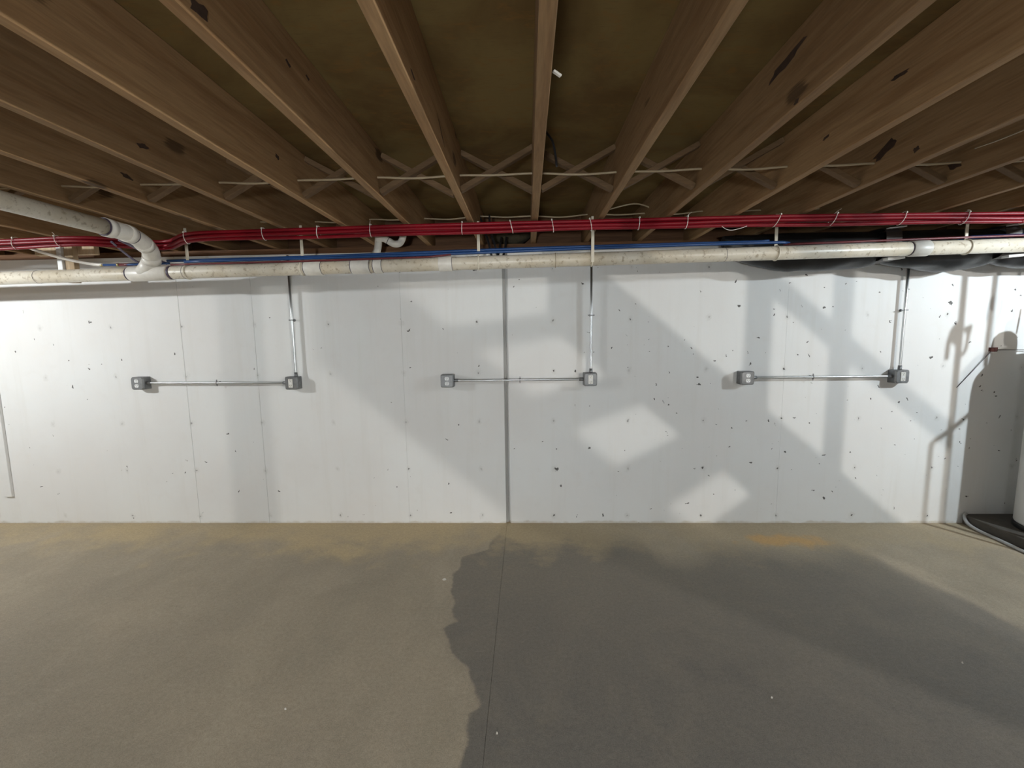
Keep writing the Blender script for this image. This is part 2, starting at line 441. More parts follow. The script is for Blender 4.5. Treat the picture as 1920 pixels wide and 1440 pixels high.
struct('trim_2', MB().box(XL, XR, WY+.165, WY+.2, JB, JB+JD-.001), M['rim'], 'rim joist closing the joist ends above the wall')

# ------------------------------------------------------------------ floor joists
KNOTS = [(2, -1, 1.635, 2.420, 1.455, 2.440, .03), (-2, 1, 1.00, 2.285, 1.06, 2.30, .03), (-2, 1, 1.39, 2.405, 1.42, 2.395, .012), (-2, 1, 1.515, 2.43, 1.54, 2.425, .010),
         (-1, 1, 1.66, 2.365, 1.79, 2.305, .010), (-1, 1, 1.28, 2.30, 1.33, 2.294, .010), (2, -1, 1.46, 2.275, 1.482, 2.272, .014), (3, -1, 1.915, 2.36, 1.955, 2.354, .012),
         (4, -1, 2.20, 2.355, 2.075, 2.408, .045), (4, -1, 1.96, 2.318, 1.99, 2.312, .022), (-3, 1, 2.02, 2.39, 2.05, 2.38, .02), (-4, 1, 1.75, 2.33, 1.80, 2.34, .02), (3, -1, 1.55, 2.40, 1.62, 2.405, .014),
         (5, -1, 2.2, 2.33, 2.27, 2.34, .03), (-5, 1, 2.1, 2.36, 2.16, 2.35, .02)]
M['knot'] = plain('dark_knot', (.045, .022, .012), .8, var=.3, vscale=60)
NEAR = {0: -.009, -1: .007, 2: .006}
for i in range(-14, 15):
    x = JX0+JS*i; o = NEAR.get(i, random.uniform(-.002, .002))
    ya, yb = YB, WY+.163
    xa = x+o*(WY-ya)/(WY-.9); t = .0205 if i == 0 else .019
    mb = MB().hexa([(xa-t, ya, JB), (xa+t, ya, JB), (x+t, yb, JB), (x-t, yb, JB),
                    (xa-t, ya, JB+JD), (xa+t, ya, JB+JD), (x+t, yb, JB+JD), (x-t, yb, JB+JD)])
    if i == 0: lab = 'floor joist running straight up the middle of the picture'
    else: lab = 'brown floor joist, %s to the %s of the middle joist' % (ORD[abs(i)], 'left' if i < 0 else 'right')
    jo = tag(obj('floor_joist', mb, M['joist'], bev=.0025), lab, 'joist', 'floor joists overhead')
    for ki, sd, y0, z0, y1, z1, wd in KNOTS:
        if ki != i: continue
        xs = x+o*(WY-(y0+y1)/2)/(WY-.9)+sd*t; pl = []
        d = Vector((0, y1-y0, z1-z0)); ln = d.length; d.normalize(); nn = Vector((0, -d.z, d.y)); ce = Vector((xs, (y0+y1)/2, (z0+z1)/2))
        mk = MB(); K = 12
        for e in (-.001, .0008*1):
            for q in range(K):
                a = 2*math.pi*q/K; rr = 1+.25*math.sin(2.3*q+ki)
                mk.v.append(ce+d*math.cos(a)*ln/2*rr+nn*math.sin(a)*wd/2*rr+Vector((sd*e, 0, 0)))
        mk.quad(range(K) if sd < 0 else list(range(K))[::-1]); mk.quad(list(range(K, 2*K))[::-1] if sd < 0 else range(K, 2*K))
        for q in range(K): mk.quad((q, (q+1) % K, K+(q+1) % K, K+q))
        obj('knot', mk, M['knot'], jo)

# cross bridging, one X per bay
for i in range(-12, 12):
    xa = JX0+JS*i+.0195; xb = JX0+JS*(i+1)-.0195; y = 2.27+random.uniform(-.015, .015)
    side = 'left' if i < 0 else 'right'; k = -i if i < 0 else i+1
    r = thing('cross_bridging', (xa, y, JB), 'thin wooden X bridging in the %s bay %s of the middle joist' % (ORD[k], side), 'bridging', 'cross bridging between joists')
    dz = random.uniform(-.006, .006)
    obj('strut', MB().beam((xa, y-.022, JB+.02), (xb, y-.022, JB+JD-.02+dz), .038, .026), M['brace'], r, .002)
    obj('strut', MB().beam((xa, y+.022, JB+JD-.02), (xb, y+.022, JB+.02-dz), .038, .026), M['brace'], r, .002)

# cables threaded through the joists
def wander(x0, x1, y, zf, step=.1, amp=.004):
    p = []; x = x0
    while x < x1+1e-6:
        p.append((x, y+math.sin(x*3.1)*amp*2, zf(x)+math.sin(x*7.7+y)*amp)); x += step
    return p
def sag(z0, d):
    return lambda x: z0-d*(.5-.5*math.cos(2*math.pi*((x-JX0)/JS % 1.0)))
tag(obj('electrical_cable', MB().tube(wander(-4.6, 4.8, 2.205, sag(2.342, .006), .05, .003), .0052, 8), M['cable']),
    'cream cable threaded through the joists in front of the X bridging', 'cable')
tag(obj('electrical_cable', MB().tube(wander(-2.6, 2.2, 3.2, sag(2.41, .01), .05, .004), .005, 8), M['cable']),
    'cream cable threaded through the joists close above the concrete wall', 'cable')
tag(obj('electrical_cable', MB().tube(smooth_path([(.50, 3.16, 2.405), (.60, 3.12, 2.42), (.75, 3.08, 2.44), (.86, 3.1, 2.42), (.87, 3.14, 2.40)], 6), .005, 8), M['cable']),
    'slack cream cable loop above the red tubes, right of the middle joist', 'cable')
tag(obj('dangling_wire', MB().tube(smooth_path([(.087, 1.98, 2.45), (.10, 1.98, 2.43), (.125, 1.97, 2.39), (.137, 1.965, 2.335), (.143, 1.96, 2.28)], 6), .005, 8), M['blackcable']),
    'short black wire dangling beside the middle joist', 'wire')
tag(obj('cable_staple', MB().beam((.086, 1.30, 2.292), (.108, 1.31, 2.283), .012, .006), M['tie'], bev=.001), 'small white plastic scrap on the side of the middle joist', 'staple')
# thin twig-like offcut on the right
tag(obj('loose_wire', MB().tube(smooth_path([(1.84, 1.72, 2.275), (1.90, 1.86, 2.30), (1.96, 2.02, 2.33)], 5), .0028, 6), M['cable']),
    'thin pale wire hanging slantwise under the right-hand joists', 'wire')

# ------------------------------------------------------------------ main drain
PY, PR = 2.97, .0445
def pz(x): return 2.0515+.0115*(x-.02)
r = thing('drain_pipe', (0, PY, pz(0)-PR), 'long dusty white plastic drain pipe hung below the joists', 'pipe')
obj('pipe', MB().tube([(-4.9, PY, pz(-4.9)), (-2.0, PY, pz(-2)), (1.0, PY, pz(1)), (4.9, PY, pz(4.9))], PR, 28), M['pvc'], r)
def collar(x0, x1, rad, name, mat, par):
    e = .003
    return obj(name, MB().tube([(x0, PY, pz(x0)), (x0+e, PY, pz(x0+e)), (x1-e, PY, pz(x1-e)), (x1, PY, pz(x1))], [rad-.002, rad, rad, rad-.002], 28), mat, par)
for x0, x1 in ((-1.51, -1.395), (-1.185, -1.06), (-1.03, -.975), (-.585, -.495), (2.525, 2.64)):
    cp = collar(x0, x1, PR+.006, 'coupling', M['fitting'], r)
    for xe, wdt in ((x0, .010), (x1, .010)):
        if random.random() < .75: collar(xe-wdt*.7, xe+wdt*.3, PR+.0018, 'primer_ring', M['primer'], cp)
for x in (-3.43, -2.365, 1.83-.5):
    collar(x-.002, x+.002, PR+.001, 'seam_ring', M['primer'], r)
# wye and branch
wy = obj('wye_fitting', MB().tube([(-2.76, PY, pz(-2.76)), (-2.755, PY, pz(-2.755)), (-2.485, PY, pz(-2.485)), (-2.48, PY, pz(-2.48))], [PR+.004, PR+.007, PR+.007, PR+.004], 28)
         .tube([(-2.67, PY, pz(-2.67)), (-2.61, PY-.02, pz(-2.6)+.045), (-2.575, PY-.032, pz(-2.6)+.085)], PR+.006, 28), M['fitting'], r)
collar(-2.475, -2.455, PR+.0018, 'primer_ring', M['primer'], wy)
collar(-2.775, -2.763, PR+.0015, 'primer_ring', M['primer'], wy)
BX, BZ = -2.42, 2.208
obj('branch_pipe', MB().tube([(BX-.02, YB+.02, BZ+.006), (BX, 1.0, BZ), (BX, 2.47, BZ)], PR, 28), M['pvc'], r)
el = obj('elbow', MB().tube(smooth_path([(BX, 2.46, BZ), (BX, 2.56, BZ), (BX-.012, 2.65, BZ-.006), (BX-.045, 2.76, BZ-.022), (BX-.085, 2.85, BZ-.046), (BX-.125, 2.91, BZ-.078), (BX-.152, 2.937, BZ-.112)], 5), PR+.005, 28), M['fitting'], r)
def ring_at(p, d, rad, name, mat, par, wdt=.006):
    p, d = Vector(p), Vector(d).normalized()
    return obj(name, MB().tube([p-d*wdt/2, p+d*wdt/2], rad, 28), mat, par)
for p_, d_ in (((BX, 2.49, BZ), (0, 1, 0)), ((BX-.006, 2.62, BZ-.003), (-.1, 1, -.05)), ((BX-.058, 2.785, BZ-.03), (-.38, .9, -.22)), ((BX-.14, 2.925, BZ-.098), (-.5, .5, -.7))):
    ring_at(p_, d_, PR+.0085, 'hub', M['fitting'], el, .045)
ring_at((BX, 2.462, BZ), (0, 1, 0), PR+.0062, 'primer_ring', M['primer'], el)
ring_at((BX-.012, 2.65, BZ-.006), (-.2, 1, -.1), PR+.0062, 'primer_ring', M['primer'], el)
ring_at((BX-.065, 2.805, BZ-.034), (-.4, .9, -.24), PR+.0062, 'primer_ring', M['primer'], el, .012)
ring_at((BX-.152, 2.937, BZ-.112), (-.5, .4, -.75), PR+.0065, 'primer_ring', M['primer'], el, .007)

# hangers from the joists to the drain
HG = [(-6, 'fourth', 0), (-4, 'third', 0), (-1, 'second', 0), (1, 'front', 1), (4, 'fifth', 0), (7, 'sixth', 0)]
HL = ['ivory pipe hanger just right of the drain wye', 'ivory pipe hanger at the coupling above the left conduit', 'ivory pipe hanger beside the black cables, left of the wall joint',
      'ivory pipe hanger crossing in front of the drain above the middle conduit', 'ivory pipe hanger where the blue tubes end on the right', 'ivory pipe hanger at far right by the black duct']
for (i, _, front), lab in zip(HG, HL):
    x = JX0+JS*i+(.026 if i in (-6, -4, -1) else -.026 if front == 0 else -.024)
    y = PY-PR-.004 if front else PY+.004
    r = thing('pipe_hanger', (x, y, pz(x)), lab, 'hanger', 'drain pipe hangers')
    zb = pz(x)-PR*.6 if front else pz(x)+PR*.95
    obj('strip', MB().box(x-.010, x+.010, y-.003, y+.003, zb, JB+.06), M['hanger'], r, .001)
    ringp = []
    a0, a1 = (-160, 40) if front else (-40, 330)
    for k in range(25):
        a = math.radians(a0+(a1-a0)*k/24)
        ringp.append((x, PY+math.sin(a)*0-math.cos(a)*(PR+.003)*(1 if True else 0), pz(x)+math.sin(a)*(PR+.003)))
    obj('hook', MB().tube(ringp, .0042, 8, fl=(.7, 1.9) if False else None), M['hanger'], r)
    obj('nail', MB().lathe(x, JB+.035, [(.004, y-.006), (.004, y-.003)], 8, 'y'), M['screw'], r)
# thin wire tails under the pipe
tag(obj('wire_tie', MB().tube(smooth_path([(x_, PY-(PR+.003)*math.cos(a), pz(x_)+(PR+.003)*math.sin(a)) for x_, a in [(.205, math.radians(q)) for q in range(-100, 120, 20)]], 3), .0022, 6), M['cable']),
    'thin wire loop round the drain, left of the middle conduit', 'wire')

# timber hanger block on the left
r = thing('timber_hanger', (-3.33, 3.1, 2.0), 'pale timber hanger block behind the drain at far left', 'timber')
obj('upright', MB().box(-3.355, -3.285, 3.085, 3.123, 1.985, JB), M['lumber'], r, .002)
obj('face_strip', MB().box(-3.395, -3.358, 3.07, 3.10, 2.0, 2.24), M['batten'], r, .002)
obj('cleat', MB().box(-3.62, -3.16, 3.125, 3.163, JB-.07, JB-.0005), M['lumber'], r, .002)

# ------------------------------------------------------------------ small drain trap
r = thing('drain_trap', (-1.08, 3.2, 2.1), 'small white plastic drain elbows rising into the joist bay above the drain', 'pipe')
obj('riser', MB().tube(smooth_path([(-1.15, 3.14, 2.085), (-1.115, 3.17, 2.13), (-1.085, 3.19, 2.185), (-1.075, 3.2, 2.25), (-1.073, 3.2, 2.36)], 5), .026, 18), M['fitting'], r)
obj('collar', MB().tube([(-1.128, 3.16, 2.112), (-1.098, 3.184, 2.158)], .0285, 18), M['fitting'], r)
obj('trap_bend', MB().tube(smooth_path([(-1.07, 3.17, 2.27), (-1.02, 3.15, 2.262), (-.985, 3.15, 2.245), (-.945, 3.16, 2.225), (-.905, 3.17, 2.235), (-.885, 3.18, 2.285), (-.882, 3.18, 2.36)], 5), .024, 18), M['fitting'], r)
ring_at((-.985, 3.15, 2.245), (.8, .1, -.45), .0252, 'primer_ring', M['primer'], r, .004)
ring_at((-1.12, 3.165, 2.125), (.5, .4, .8), .0292, 'primer_ring', M['primer'], r, .004)

# ------------------------------------------------------------------ red tube bundle with zip ties
RZ = [(-4.9, 2.175), (-3.37, 2.193), (-2.3, 2.214), (-1.57, 2.217), (-.95, 2.223), (-.08, 2.2265), (1.1, 2.2285), (1.93, 2.2265), (2.93, 2.212), (4.9, 2.19)]
def rz(x):
    for (a, za), (b, zb) in zip(RZ, RZ[1:]):
        if a <= x <= b: return za+(zb-za)*(x-a)/(b-a)
    return RZ[-1][1]
def ry(x): return 2.75+.215*math.exp(-((x+2.49)/.23)**2)   # the bundle swings behind the branch elbow
offs = [(-.012, .019), (.012, .019), (-.012, -.0045), (.0125, -.005), (0, -.0265)]
labs = ['upper front red tube of the bundle under the joists', 'upper rear red tube of the bundle under the joists', 'middle front red tube of the bundle under the joists',
        'middle rear red tube of the bundle under the joists', 'lowest red tube of the bundle under the joists']
for k, (oy, oz) in enumerate(offs):
    p = []; x = -4.9
    while x < 3.40:
        wv = .0035*math.sin(x*2.3+k*1.7)+.002*math.sin(x*5.9+k*3.1)
        p.append((x, ry(x)+oy+.003*math.sin(x*3.3+k*2.1), rz(x)+oz+(wv if k > 1 else -abs(wv)*.4))); x += .08
    p += [(3.43, 2.75+oy, rz(3.4)+oz+.004), (3.48-oz, 2.75+oy, rz(3.4)+oz+.03), (3.50-oz, 2.75+oy, 2.30), (3.50-oz, 2.75+oy, 2.49)]
    tag(obj('red_tube', MB().tube(p, .0108, 12), M['red']), labs[k], 'tube', 'red tubes under the joists')
TIES = [-3.298, -3.009, -2.192, -1.654, -1.303, -.966, -.389, -.082, .173, .407, .702, .992, 1.536, 1.871, 2.276, 2.642, 2.99]
for k, x in enumerate(TIES):
    r = thing('zip_tie', (x, ry(x), rz(x)-.04), 'white zip tie round the red tubes, %s from the left' % ORD[k+1], 'zip tie', 'zip ties on the red tubes')
    tl = random.uniform(-.014, .004)*(1 if x < 1 else -1.6)
    loop = []
    for q in range(20):
        a = 2*math.pi*q/20
        loop.append((x+tl*math.sin(a), ry(x)+.0285*math.cos(a), rz(x)-.001+.0385*math.sin(a)))
    obj('band', MB().tube(loop, .0019, 6, closed=True), M['tie'], r)
    obj('head', MB().beam((x+tl*.8, ry(x)-.024, rz(x)+.026), (x+tl*.9, ry(x)-.02, rz(x)+.034), .006, .006), M['tie'], r)
    if k in (1, 5, 11, 13):
        obj('tail', MB().tube(smooth_path([(x, ry(x)-.022, rz(x)+.031), (x+.006, ry(x)-.034, rz(x)+.040), (x+.014, ry(x)-.05, rz(x)+.046)], 4), .0014, 5), M['tie'], r)
tag(obj('tie_tail', MB().tube(smooth_path([(1.20, 2.75-.02, rz(1.2)-.033), (1.225, 2.75-.03, rz(1.2)-.055), (1.26, 2.75-.03, rz(1.2)-.06), (1.31, 2.75-.03, rz(1.2)-.05), (1.35, 2.75-.02, rz(1.2)-.036)], 5), .0018, 6), M['tie']),
    'loose white loop hanging below the red tubes on the right', 'zip tie')

# ------------------------------------------------------------------ blue and dull red tubes lying along the drain
def along(x0, x1, dy, dz, step=.12, amp=.004, ph=0):
    p = []; x = x0
    while x < x1: p.append((x, PY+dy+amp*math.sin(x*2.2+ph), pz(x)+dz+amp*math.sin(x*1.9+ph))); x += step
    p.append((x1, PY+dy, pz(x1)+dz)); return p
tag(obj('blue_tube', MB().tube(along(-2.36, 1.70, -.012, PR+.022)+[(1.76, PY+.02, pz(1.7)+PR+.022)], .0095, 12), M['blue']), 'blue tube resting along the top of the drain, front one', 'tube', 'blue tubes along the drain')
tag(obj('blue_tube', MB().tube(along(-2.5, 1.62, .010, PR+.038, ph=1.3), .0095, 12), M['blue']), 'blue tube along the drain, raised rear one of the pair', 'tube', 'blue tubes along the drain')
tag(obj('blue_tube', MB().tube([(2.86, PY+.03, pz(2.9)+PR+.012)]+along(2.92, 4.9, .004, PR+.02), .0105, 12), M['blue']), 'short blue tube on top of the drain at far right', 'tube', 'blue tubes along the drain')
tag(obj('dull_red_tube', MB().tube(along(-2.44, -.62, -.036, PR+.001, ph=.5)+[(-.5, PY-.02, pz(-.5)+PR+.012)], .0065, 10), M['darkred']), 'dull red tube along the upper edge of the drain, left half', 'tube')
tag(obj('dull_red_tube', MB().tube([(1.72, PY+.012, pz(1.7)+PR+.012)]+along(1.8, 3.3, -.006, PR+.0125, ph=2.1), .0075, 10), M['darkred']), 'dull red tube on top of the drain, right of the blue tubes', 'tube')
# left-hand connections
r = thing('tube_connector', (-2.8, 3.05, 2.09), 'short blue tube with brass crimp rings above the drain at left', 'connector')
obj('tube', MB().tube([(-3.05, 3.06, 2.102), (-2.9, 3.06, 2.099), (-2.52, 3.02, 2.098)], .0085, 10), M['blue'], r)
for x in (-3.05, -2.93, -2.80, -2.66):
    obj('crimp_ring', MB().tube([(x-.008, 3.06, 2.1005), (x+.008, 3.06, 2.1005)], .0115, 12), M['brass'], r)
obj('coupling', MB().tube([(-2.92, 3.06, 2.1), (-2.82, 3.055, 2.099)], .0098, 12), M['darkred'], r)
tag(obj('white_tube', MB().tube(smooth_path([(-3.36, 2.84, 2.20), (-3.30, 2.90, 2.165), (-3.22, 2.98, 2.132), (-3.12, 3.05, 2.109), (-3.04, 3.06, 2.102)], 6), .0105, 12), M['tie']),
    'white tube curving down to the brass connector at left', 'tube')
tag(obj('grey_tube', MB().tube(smooth_path([(-2.70, 2.79, 2.20), (-2.72, 2.88, 2.16), (-2.74, 2.99, 2.115), (-2.745, 3.05, 2.105)], 6), .007, 10), M['purplegrey']), 'thin grey tube dropping from the red bundle, left one', 'tube', 'grey drop tubes')
tag(obj('grey_tube', MB().tube(smooth_path([(-2.64, 2.78, 2.21), (-2.60, 2.86, 2.17), (-2.575, 3.0, 2.115), (-2.56, 3.05, 2.10)], 6), .009, 10), M['purplegrey']), 'thicker grey violet tube dropping beside the branch elbow', 'tube', 'grey drop tubes')

# black cables and fluff near the middle bay
for k, (x, lab) in enumerate(((-.275, 'black cable looping down behind the drain, left one of the pair'), (-.235, 'black cable looping down behind the drain, right one of the pair'))):
    tag(obj('black_cable', MB().tube(smooth_path([(x-.05+.03*k, 3.2, 2.42), (x-.01, 3.16, 2.30), (x+.02, 3.13, 2.20), (x+.035, 3.12, 2.13), (x+.05, 3.14, 2.10), (x+.08, 3.2, 2.14), (x+.10, 3.28, 2.28)], 5), .008, 10), M['blackcable']), lab, 'cable', 'black cables in the middle bay')
def lump(cx, cy, cz, rx, ry, rzz, seed):
    rnd = random.Random(seed); mb = MB(); n, mm = 14, 8
    for j in range(mm+1):
        ph = math.pi*j/mm
        for k in range(n):
            a = 2*math.pi*k/n; q = 1+.22*math.sin(3*a+seed)*math.sin(2*ph)+rnd.uniform(-.12, .12)
            mb.v.append(Vector((cx+rx*q*math.sin(ph)*math.cos(a), cy+ry*q*math.sin(ph)*math.sin(a), cz+rzz*q*math.cos(ph))))
    for j in range(mm):
        for k in range(n):
            mb.quad((j*n+k, (j+1)*n+k, (j+1)*n+(k+1) % n, j*n+(k+1) % n), True)
    return mb
for k, (x, lab) in enumerate(((-.11, 'dark clump of insulation in the bay left of the middle joist'),)):
    tag(obj('insulation_batt', lump(x, WY+.09, JB+.075, .155, .068, .072, k+2), M['foam']), lab, 'insulation')

# ------------------------------------------------------------------ conduits and outlet boxes
EY, ER = WY-.038, .0092
def rounded(cx, cz, w, h, r=.008, n=4):
    out = []
    for sx, sz, a0 in ((1, -1, -90), (1, 1, 0), (-1, 1, 90), (-1, -1, 180)):
        for k in range(n+1):
            a = math.radians(a0+90*k/n)
            out.append((cx+sx*(w/2-r)+r*math.cos(a), cz+sz*(h/2-r)+r*math.sin(a)))
    return out
def outlet_box(x, z, kind, lab):
    r = thing('outlet_box', (x, WY, z-.051), lab, 'outlet', 'surface outlet boxes')
    S = .1016
    body = obj('box_body', MB().prism(rounded(x, z, S, S, .006), WY-.062, WY), M['galvdark'], r)
    for dx, dz in ((-.026, 0), (.026, 0)):
        pass
    for sx, nm in ((-1, 0), (1, 0)):
        obj('knockout', MB().lathe(WY-.036, z, [(.011, x+sx*S/2), (.011, x+sx*(S/2+.0012))] if sx > 0 else [(.011, x-S/2-.0012), (.011, x-S/2)], 14, 'x'), M['galv'], body)
    p0, p1 = rounded(x, z, S+.002, S+.002, .014), rounded(x, z, S-.012, S-.012, .012)
    mb = MB(); n = len(p0)
    mb.v += [Vector((a, WY-.062, b)) for a, b in p0]+[Vector((a, WY-.065, b)) for a, b in p0]+[Vector((a, WY-.077, b)) for a, b in p1]
    for L_ in (0, n):
        for k in range(n):
            k2 = (k+1) % n; mb.quad((L_+k2, L_+k, L_+n+k, L_+n+k2))
    mb.quad([2*n+k for k in range(n)]); mb.quad([k for k in range(n)][::-1])
    cv = obj('cover', mb, M['galv'], r)
    for sx, sz in ((1, 1), (-1, -1)):
        obj('screw', MB().lathe(x+sx*.043, z+sz*.043, [(.0042, WY-.0715), (.0042, WY-.066)][::1], 10, 'y'), M['screw'], cv)
    fy = WY-.077
    if kind == 'duplex':
        for sz in (.0195, -.0195):
            pts_ = []
            for k in range(20):
                a = 2*math.pi*k/20; pts_.append((x+max(-.0165, min(.0165, .0175*math.cos(a))), z+sz+max(-.0135, min(.0135, .0175*math.sin(a)))))
            rc = obj('receptacle', MB().prism(pts_, fy-.003, fy), M['device'], r)
            for sx in (-.006, .006): obj('slot', MB().box(x+sx-.0012, x+sx+.0012, fy-.0034, fy-.0028, z+sz+.001, z+sz+.0085), M['slot'], rc)
            obj('ground_hole', MB().lathe(x, z+sz-.007, [(.0025, fy-.0034), (.0025, fy-.0028)], 8, 'y'), M['slot'], rc)
    else:
        rc = obj('receptacle', MB().prism(rounded(x, z, .035, .068, .002, 2), fy-.004, fy), M['decora'], r, .0008)
        for sz in (.021, -.021):
            for sx in (-.006, .006): obj('slot', MB().box(x+sx-.0012, x+sx+.0012, fy-.0045, fy-.0038, z+sz+.001, z+sz+.008), M['slot'], rc)
            obj('ground_hole', MB().lathe(x, z+sz-.007, [(.0025, fy-.0045), (.0025, fy-.0038)], 8, 'y'), M['slot'], rc)
        for sz in (.0035, -.0035): obj('button', MB().box(x-.008, x+.008, fy-.0052, fy-.0038, z+sz-.0025, z+sz+.0025), M['device'], rc)
    for sz in (0,):
        obj('centre_screw', MB().lathe(x, z+(0 if kind == 'duplex' else .042), [(.003, fy-.002), (.003, fy)], 8, 'y'), M['screw'], r)
    return r
BX_ = [(-3.143, 1.212, 'duplex', 'leftmost grey outlet box with two round sockets'), (-1.878, 1.200, 'gfci', 'grey outlet box with rectangular face below the left conduit drop'),
       (-.625, 1.203, 'duplex', 'dark grey outlet box with two sockets just left of the wall joint'), (.501, 1.203, 'gfci', 'dark grey outlet box with ivory rectangular face below the middle conduit'),
       (1.706, 1.200, 'duplex', 'grey outlet box with two sockets at the left end of the right-hand run'), (2.862, 1.198, 'gfci', 'rightmost grey outlet box with rectangular face')]
for b_ in BX_: outlet_box(*b_)
def strap(x, z, vertical, par):
    """stand-off conduit clip: C-band round the tube on a short spacer"""
    R_ = ER+.0014
    if vertical: loop = [(x+R_*math.cos(a), EY+R_*math.sin(a), z) for a in [2*math.pi*k/16 for k in range(16)]]
    else: loop = [(x, EY+R_*math.sin(a), z+R_*math.cos(a)) for a in [2*math.pi*k/16 for k in range(16)]]
    s_ = obj('strap', MB().tube(loop, .0032, 6, closed=True), M['galv'], par)
    obj('spacer', MB().lathe(x, z, [(.006, EY+ER), (.006, WY-.003), (.011, WY-.003), (.011, WY)], 12, 'y'), M['galvdark'], s_)
    d = .017
    if vertical: obj('strap_ear', MB().box(x-ER-d, x-ER, EY-.003, EY+.003, z-.004, z+.004).box(x+ER, x+ER+d, EY-.003, EY+.003, z-.004, z+.004), M['galv'], s_, .001)
    else: obj('strap_ear', MB().box(x-.004, x+.004, EY-.003, EY+.003, z-ER-d, z-ER).box(x-.004, x+.004, EY-.003, EY+.003, z+ER, z+ER+d), M['galv'], s_, .001)
RUN = [(-1.852, -3.143, -1.878, -2.51, 'left', 0), (.508, -.625, .501, -.05, 'middle', 1), (2.866, 1.706, 2.862, 2.22, 'right', 2)]
for xv, xa, xb, xs, nm, k in RUN:
    za = BX_[2*k][1]; zb = BX_[2*k+1][1]
    zt = 2.20
    r = thing('vertical_conduit', (xv, EY, zb+.06), 'shiny steel conduit dropping down the wall, %s one of three' % nm, 'conduit', 'vertical wall conduits')
    obj('tube', MB().tube([(xv, EY, zt), (xv, EY, 1.7), (xv, EY, zb+.07), (xv, EY, zb+.052)], ER, 14), M['emt'], r)
    obj('connector', MB().tube([(xv, EY, zb+.0515), (xv, EY, zb+.058), (xv, EY, zb+.084)], [.0135, .0135, .012], 12), M['galvdark'], r)
    strap(xv, 1.70, True, r)
    r = thing('horizontal_conduit', (xa+.06, EY, za), 'steel conduit running level between the two %s outlet boxes' % nm, 'conduit', 'horizontal wall conduits')
    obj('tube', MB().tube([(xa+.052, EY, za), (xa+.07, EY, za), (xb-.07, EY, zb), (xb-.052, EY, zb)], ER, 14), M['emt'], r)
    obj('connector', MB().tube([(xa+.0515, EY, za), (xa+.058, EY, za), (xa+.084, EY, za)], [.0135, .0135, .012], 12), M['galvdark'], r)
    obj('connector', MB().tube([(xb-.0515, EY, zb), (xb-.058, EY, zb), (xb-.084, EY, zb)], [.0135, .0135, .012], 12), M['galvdark'], r)
    strap(xs, za+(zb-za)*(xs-xa)/(xb-xa), False, r)

# ------------------------------------------------------------------ board on the wall, far left
tag(obj('wall_batten', MB().prism([(-4.480, .244), (-4.410, .244), (-4.395, 2.10), (-4.465, 2.10)], WY-.022, WY), M['batten'], bev=.002), 'white painted vertical board fixed to the wall at far left', 'board')

# ------------------------------------------------------------------ black wrapped duct, upper right
DT = [(1.42, 2.20, .035), (1.50, 2.17, .07), (1.64, 2.145, .095), (1.85, 2.13, .115), (2.1, 2.125, .12), (2.42, 2.13, .112), (2.5, 2.14, .098), (2.58, 2.128, .112), (2.78, 2.115, .130), (3.0, 2.11, .135), (3.2, 2.128, .112), (3.28, 2.138, .098), (3.36, 2.128, .112), (3.6, 2.122, .122), (4.2, 2.13, .12), (4.8, 2.135, .118)]
r = thing('wrapped_duct', (3.0, 3.215, 2.0), 'black plastic wrapped duct behind the drain at upper right', 'duct')
mb = MB(); n = 28; rings = []
pp = smooth_path([(x, z, q) for x, z, q in DT], 6); rnd = random.Random(3)
for j, (x, z, q) in enumerate(pp):
    for k in range(n):
        a = 2*math.pi*k/n
        wr = 1+.035*math.sin(5*a+x*9)+.03*math.sin(x*23+2*a)+rnd.uniform(-.02, .02)
        sagz = -.03*max(0, -math.sin(a))*(.6+.4*math.sin(x*4.1))
        mb.v.append(Vector((x, 3.200+.125/.12*q*wr*math.cos(a)*.98, z+q*(wr if math.sin(a) < 0 else 1)*math.sin(a)+sagz)))
for j in range(len(pp)-1):
    for k in range(n):
        k2 = (k+1) % n; mb.quad((j*n+k, (j+1)*n+k, (j+1)*n+k2, j*n+k2), True)
mb.quad([k for k in range(n)]); mb.quad([(len(pp)-1)*n+k for k in range(n)][::-1])
obj('wrap', mb, M['blackduct'], r)
for x, lab in ((2.5, 'left'), (3.28, 'right')):
    mb = MB(); nn_ = 32; hw = .052
    for dx in (-hw, hw):
        for rr in (1.0, .975):
            for k in range(nn_):
                a = 2*math.pi*k/nn_; ca, sa = math.cos(a), math.sin(a)
                e = .45
                py = 3.200+.140*rr*math.copysign(abs(ca)**e, ca); pzz = 2.138+.110*rr*math.copysign(abs(sa)**e, sa)
                mb.v.append(Vector((x+dx, py, pzz)))
    for k in range(nn_):
        k2 = (k+1) % nn_
        mb.quad((k, 2*nn_+k, 2*nn_+k2, k2)); mb.quad((nn_+k2, 3*nn_+k2, 3*nn_+k, nn_+k)); mb.quad((k2, nn_+k2, nn_+k, k)); mb.quad((2*nn_+k, 3*nn_+k, 3*nn_+k2, 2*nn_+k2))
    sb = obj('metal_strap', mb, plain('shaded_strap', (.05, .04, .035), .5, .3), r)  # front coloured dark to imitate the dark reflection in the metal
    obj('strap_lit_edge', MB().beam((x-.055, 3.05, 2.232), (x+.055, 3.05, 2.241), .03, .006), M['batten'], sb)  # pale bars paint the lit upper and lower edges of the strap
    obj('strap_lit_edge', MB().beam((x-.065, 3.04, 2.028), (x+.045, 3.04, 2.036), .045, .016), M['batten'], sb)

